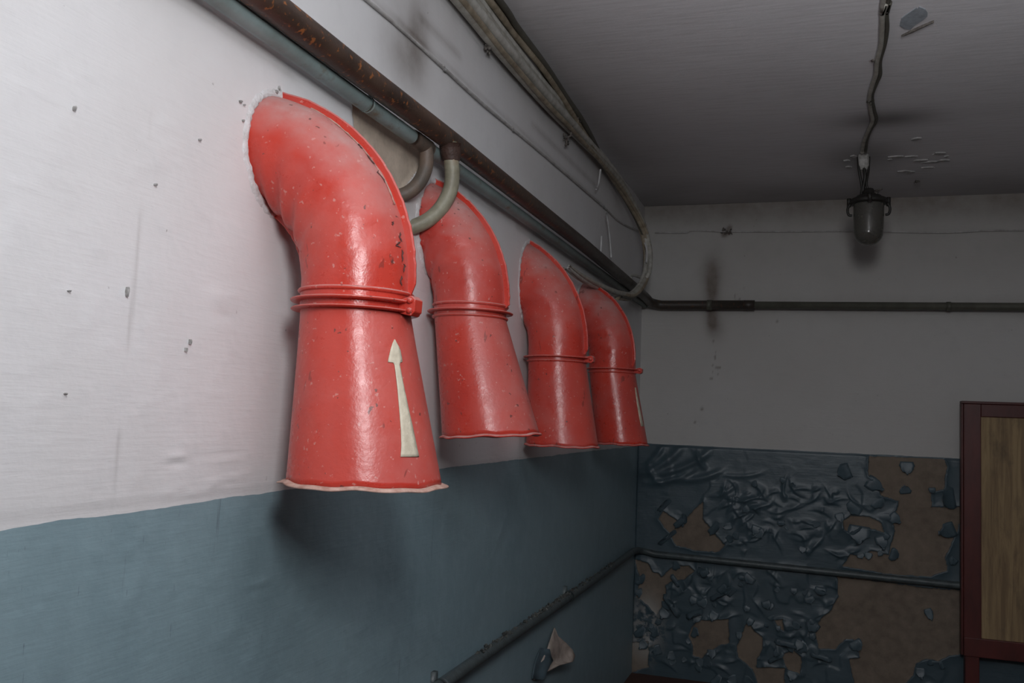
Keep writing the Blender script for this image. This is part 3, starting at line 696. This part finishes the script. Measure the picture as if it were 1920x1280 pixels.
for a in (0.1, pi-.1, pi/2, -pi/2):
    c = (lx+.079*cos(a), ly+.079*sin(a)); b.tube([(c[0], c[1], 2.312), (c[0], c[1], 2.275)], .009, 8)
b.build('flange', M['black'], la)
for s in (-1, 1):
    MB().tube(spline([(lx+s*.074, ly, 2.285), (lx+s*.084, ly, 2.265), (lx+s*.080, ly, 2.240), (lx+s*.066, ly, 2.236)], 5), .0055, 8).build('wing_nut', M['black'], la)
gz = 2.286; prof = [(.061, 0), (.062, -.02), (.061, -.09), (.059, -.125)]+[(.059*cos(a), -.125-.056*sin(a)) for a in np.linspace(.1, pi/2-.02, 10)]
b = MB().lathe(prof+[(max(.0005, r_-.003), h_+.002*(r_ < .05)) for r_, h_ in prof[::-1]], (lx, ly, gz), 36); b.build('glass_jar', M['glass'], la)
b = MB().lathe([(.014, 0), (.014, -.03), (.02, -.045), (.030, -.07), (.031, -.09), (.022, -.108), (.0005, -.115)], (lx, ly, gz-.01), 24); b.build('bulb', M['bulb'], la)
b = MB().lathe([(.0005, 0), (.017, 0), (.017, -.035), (.0005, -.036)], (lx, ly, gz-.008), 20); b.build('bulb_socket', M['black'], la)

cpx = [(1661, -30), (1660, 5), (1657, 25), (1655, 55), (1650, 85), (1645, 115), (1644, 140), (1636, 155), (1630, 180), (1634, 205), (1636, 225), (1628, 242), (1622, 262), (1617, 285)]
cp = [on(x_, y_, 2, HC-.010) for x_, y_ in cpx]
cc = thing('ceiling_cable', 'kinked cable clipped along the ceiling towards the lamp', 'cable', (cp[0][0], cp[0][1], HC))
for k, (dx, rad, mt) in enumerate(((0, .0075, 'cable_a'), (.011, .006, 'cable_d'))):
    q = [p+np.array([dx+.003*sin(i*1.9+k), 0, 0]) for i, p in enumerate(cp)]
    q = [q[0]+np.array([0, -2.0, 0])]+q
    MB().tube(spline(q, 6), rad, 10).build('cable', M['cable_a' if k == 0 else mt], cc)
for k, (x_, y_) in enumerate(((1657, 22), (1645, 115), (1632, 190))):
    c = on(x_, y_, 2, HC-.012); b = MB(); crust(b, c, (.016, .022, .008), 6, 20+k); b.build('cable_clip', M['clip'] if k < 2 else M['cable_d'], cc)

# ------------------------------------------------------------------ framed plywood board by the end wall
bd = thing('framed_board', 'dark red timber frame holding a bare stained plywood panel', 'board', (2.05, YB-.09, 0))
y0, y1 = YB-.118, YB-.066
def part_box(name, lo, hi, mat, par, bv=.003):
    c = [(a+b_)/2 for a, b_ in zip(lo, hi)]; o = MB().box(lo, hi).build(name, mat, par, smooth=False); bevel(o, bv); return o
xl = 1.570
part_box('stile', (xl, y0, .36), (xl+.074, y1, 1.468), M['frame'], bd)
part_box('stile', (2.50, y0, .36), (2.574, y1, 1.468), M['frame'], bd)
part_box('top_rail', (xl+.074, y0+.002, 1.408), (2.50, y1, 1.468), M['frame'], bd)
part_box('bottom_rail', (xl, y0-.004, .300), (2.574, y1, .385), M['frame'], bd)
part_box('leg', (xl+.006, y0+.006, 0), (xl+.066, y1, .300), M['frame'], bd)
part_box('leg', (2.508, y0+.006, 0), (2.568, y1, .300), M['frame'], bd)
part_box('capping_strip', (xl-.010, y0-.006, 1.468), (2.58, y1+.003, 1.480), M['frame'], bd, .002)
part_box('edge_strip', (xl-.010, y0+.012, .300), (xl, y1+.003, 1.468), M['frame'], bd, .002)
part_box('plywood_panel', (xl+.062, y0+.014, .370), (2.51, y0+.026, 1.42), M['ply'], bd, .001)

# ------------------------------------------------------------------ peeling paint skins
def flake_mesh(name, seed, curl, aspect=1.0):
    """a torn chip of paint, unit size, hinged along x at z=0, curling towards -y (off the wall)"""
    rs = np.random.RandomState(seed); nu, nv = 6, 8; th = .03; front = []; G = []
    wob = [1+.25*rs.randn() for _ in range(nv)]
    for j in range(nv):
        v = j/(nv-1); row = []
        for i in range(nu):
            u = i/(nu-1)-.5
            width = (.55+.45*sin(pi*(v*.72+.22)))*(1-.45*v**3)*(.85+.15*wob[j])
            L = v*(1-.25*abs(u)*2*v*(.6+.8*rs.rand())); a = curl*L*.9+.12
            if abs(curl) > .05: yy = -(1-cos(curl*L))/curl-.08*L; zz = -sin(curl*L)/curl
            else: yy = -.1*L; zz = -L
            row.append(np.array([u*width*aspect+.05*rs.randn()*v, yy-.05*sin(u*5+seed)*v, zz]))
        G.append(row)
    V_ = [p for r in G for p in r]; F_ = []; n = len(V_)
    V2 = [p+np.array([0, th, 0]) for p in V_]
    idx = lambda i, j: j*nu+i
    mi = []
    for j in range(nv-1):
        for i in range(nu-1):
            F_.append((idx(i, j), idx(i, j+1), idx(i+1, j+1), idx(i+1, j))); mi.append(0)
            F_.append((idx(i, j)+n, idx(i+1, j)+n, idx(i+1, j+1)+n, idx(i, j+1)+n)); mi.append(1)
    ring = [idx(i, 0) for i in range(nu)]+[idx(nu-1, j) for j in range(1, nv)]+[idx(i, nv-1) for i in range(nu-2, -1, -1)]+[idx(0, j) for j in range(nv-2, 0, -1)]
    for k in range(len(ring)):
        a, b_ = ring[k], ring[(k+1) % len(ring)]; F_.append((a, b_, b_+n, a+n)); mi.append(0)
    me = bpy.data.meshes.new(name); me.from_pydata([tuple(p) for p in V_+V2], [], F_)
    me.materials.append(M['flake_front']); me.materials.append(M['flake_back'])
    me.polygons.foreach_set('material_index', mi); me.polygons.foreach_set('use_smooth', [True]*len(F_)); me.update(); return me
FM = [flake_mesh('paint_flake', k, c) for k, c in enumerate((.5, 1.2, 1.9, .9, 2.4, .25, 1.5, .7))]
FM.append(flake_mesh('paint_flake', 20, 2.8, 2.2)); FM.append(flake_mesh('paint_flake', 21, 2.2, 3.0))
def flake(x_, z_, s, rot, k, out=.006, sx=1.0):
    o = bpy.data.objects.new('paint_flake', FM[k]); scene.collection.objects.link(o); o.parent = wb
    o.location = (x_, YB-out, z_); o.rotation_euler = (0, rot, 0); o.scale = (s*sx, s*.8, s)
# the large hanging skins the photograph shows, placed on the wall's own plane
for px, py, s, rot, k, sx in ((1612, 985, .085, .1, 0, 1.1), (1650, 1003, .070, -.3, 3, .8), (1700, 865, .060, 0, 5, 1.0), (1698, 925, .040, 3.0, 5, 1.2), (1606, 945, .060, .6, 1, 1.2), (1640, 935, .060, -.7, 6, 1.1),
                              (1668, 965, .060, -1.0, 3, .9), (1594, 880, .075, 1.2, 1, 1.0), (1625, 900, .09, -1.1, 3, .7), (1738, 1140, .055, -.35, 5, .6), (1790, 932, .080, 1.4, 6, 1.2), (1790, 990, .085, 1.2, 3, .8),
                              (1250, 950, .055, 2.3, 4, 1.5), (1270, 975, .055, -.8, 2, 1.1), (1335, 985, .060, -.9, 2, 1.2), (1255, 1010, .055, 2.4, 8, .9), (1320, 1062, .075, -.15, 2, .6), (1345, 1110, .060, -.6, 8, .7),
                              (1265, 1130, .070, .9, 8, .8), (1300, 1145, .065, -.5, 8, .6), (1350, 1098, .05, -.8, 6, 1), (1270, 1085, .05, .9, 8, .6), (1392, 1078, .035, 0, 2, 1), (1475, 1200, .06, .1, 8, .8), (1540, 1225, .055, .2, 8, .8),
                              (1540, 1100, .055, .2, 2, 1), (1530, 1165, .06, .7, 1, 1), (1600, 1200, .06, -.6, 6, 1), (1310, 1150, .05, .4, 3, 1), (1450, 1230, .045, -.6, 8, .7), (1420, 985, .05, .3, 3, .9), (1405, 950, .045, .9, 1, .9), (1465, 975, .04, 0, 2, .9), ):
    p = on(px, py, 1, YB); flake(p[0], p[2], s*1.15, rot, k, .010, sx)
cnt = 0; rs = np.random.RandomState(5)
def bsd_at(x_, z_):
    return max(float(sdist(np.array([x_]), np.array([z_]), p)[0]) for p in bare_polys.values())
while cnt < 95:
    x_ = rs.uniform(.02, 1.56); z_ = rs.uniform(.02, 1.10) if cnt % 3 else rs.uniform(.02, .62)
    if abs(z_-.62) < .035: continue
    dd = bsd_at(x_, z_)
    w = .9*math.exp(-((dd+.012)/.018)**2)+(.55 if (.35 < x_ < 1.05 and (.72 < z_ < .95 or z_ < .58)) or (x_ < .35 and z_ < .6) else .04)*(dd < 0)
    if rs.rand() > w: continue
    s = rs.uniform(.025, .06); flake(x_, z_, s, rs.normal(0, 1.1), rs.choice([0, 1, 1, 3, 6, 7, 5]), .012, rs.uniform(.7, 1.4)); cnt += 1
# small dark chips in the pale paint of the left wall
for k, (px, py, w, l) in enumerate(((236, 546, .003, .011), (137, 202, .003, .006), (515, 172, .010, .006), (520, 166, .004, .007), (448, 190, .006, .004), (455, 197, .003, .003), (372, 262, .003, .003), (289, 346, .003, .003), (453, 226, .0035, .004), (354, 640, .002, .009), (346, 655, .0015, .006), (127, 545, .003, .002), (120, 738, .003, .002))):
    p = on(px, py, 0, 0); rs_ = np.random.RandomState(k); n = 8; w *= .48; l *= .58
    ring = [(w*cos(2*pi*i/n)*rs_.uniform(.5, 1.2), l*sin(2*pi*i/n)*rs_.uniform(.5, 1.2)) for i in range(n)]
    V_ = [(.0065, p[1], p[2])]+[(.0055, p[1]+a, p[2]+b_) for a, b_ in ring]+[(-.002, p[1]+a, p[2]+b_) for a, b_ in ring]
    mesh('paint_chip', V_, [(0, 1+i, 1+(i+1) % n) for i in range(n)]+[(1+i, 1+n+i, 1+n+(i+1) % n, 1+(i+1) % n) for i in range(n)], M['chip'], wl, smooth=False)
# the big flap low on the left wall, its beige back showing
def left_flap():
    fr = [((975, 888), (982, 892)), ((955, 945), (1005, 950)), ((938, 1000), (1062, 1000)), ((925, 1050), (1105, 1045)), ((905, 1090), (1126, 1088)), ((888, 1125), (1108, 1130)), ((868, 1160), (1010, 1156)), ((850, 1205), (935, 1200)), ((834, 1257), (846, 1256))]
    G = []
    for j, (l, r_) in enumerate(fr):
        A_, B_ = on(780+l[0]/3.765, 940+l[1]/3.765, 0, .0), on(780+r_[0]/3.765, 940+r_[1]/3.765, 0, .0); row = []
        for i in range(10):
            u = i/9; v = j/8; p = A_+(B_-A_)*u; sh = (.008+.035*sin(pi*v)*u**.8+.010*sin(u*5+v*4)*sin(pi*v))
            row.append(p+(np.array([CX, 0, CZ])-p)*sh/CX)
        G.append(row)
    b = MB(); b.grid(G); o = b.build('paint_flap', M['flake_back'], wl); m_ = o.modifiers.new('thickness', 'SOLIDIFY'); m_.thickness = .002
    o['label'] = 'torn paint flap folded out with beige back'
    G = []
    for l, r_ in (((868, 1030), (880, 1035)), ((850, 1070), (890, 1080)), ((835, 1110), (905, 1115)), ((825, 1150), (880, 1150)), ((815, 1200), (862, 1190)), ((808, 1250), (840, 1250))):
        A_, B_ = on(780+l[0]/3.765, 940+l[1]/3.765, 0, .0), on(780+r_[0]/3.765, 940+r_[1]/3.765, 0, .0)
        G.append([A_+(B_-A_)*u+np.array([.006+.028*u*u, 0, 0]) for u in np.linspace(0, 1, 6)])
    b = MB(); b.grid(G); o = b.build('paint_flap', M['flake_front'], wl); m_ = o.modifiers.new('thickness', 'SOLIDIFY'); m_.thickness = .002
left_flap()
# ceiling: loose paint near the lamp and the scraped patch
def ceiling_chip(px, py, w, l, rot, mat, drop=.004, curl=.0):
    p = on(px, py, 2, HC); n = 9; rs = np.random.RandomState(int(px+py)); V_ = [(p[0], p[1], HC-drop-.002)]; cr, sr = cos(rot), sin(rot)
    ring = []
    for i in range(n):
        a = 2*pi*i/n; k = rs.uniform(.6, 1.15); u, v = w*cos(a)*k, l*sin(a)*k
        ring.append((p[0]+u*cr-v*sr, p[1]+u*sr+v*cr, HC-drop-curl*max(0, sin(a))-.001))
    V_ += ring+[(x_, y_, HC+.001) for x_, y_, _ in ring]
    F_ = [(0, 1+(i+1) % n, 1+i) for i in range(n)]+[(1+i, 1+(i+1) % n, 1+n+(i+1) % n, 1+n+i) for i in range(n)]
    mesh('paint_flake', V_, F_, mat, ce, smooth=False)
ceiling_chip(1708, 38, .030, .075, .0, M['blue_flake'], .0015)
ceiling_chip(1723, 51, .062, .005, -.85, M['clip'], .005)
ceiling_chip(1728, 26, .022, .05, -.3, M['blue_flake'], .0015)
for px, py, w, l in ((1718, 259, .022, .014), (1680, 293, .035, .014), (1708, 292, .030, .008), (1725, 300, .035, .014), (1742, 303, .04, .014), (1760, 287, .028, .018), (1770, 300, .030, .014), (1695, 320, .028, .012), (1740, 313, .03, .01), (1600, 292, .018, .02), (1588, 300, .015, .012), (1592, 312, .014, .012), (1668, 298, .012, .01), (1775, 292, .012, .012), (1708, 322, .02, .02)):
    ceiling_chip(px, py, w, l, 0, M['ceiling_flake'], .004)
b = MB(); p = on(1718, 335, 2, HC); crust(b, (p[0], p[1], HC-.012), (.014, .03, .010), 8, 31); o = b.build('ceiling_hook', M['clip'], None); tag(o, 'small crusted hook stub on the ceiling right of the lamp', 'hook')
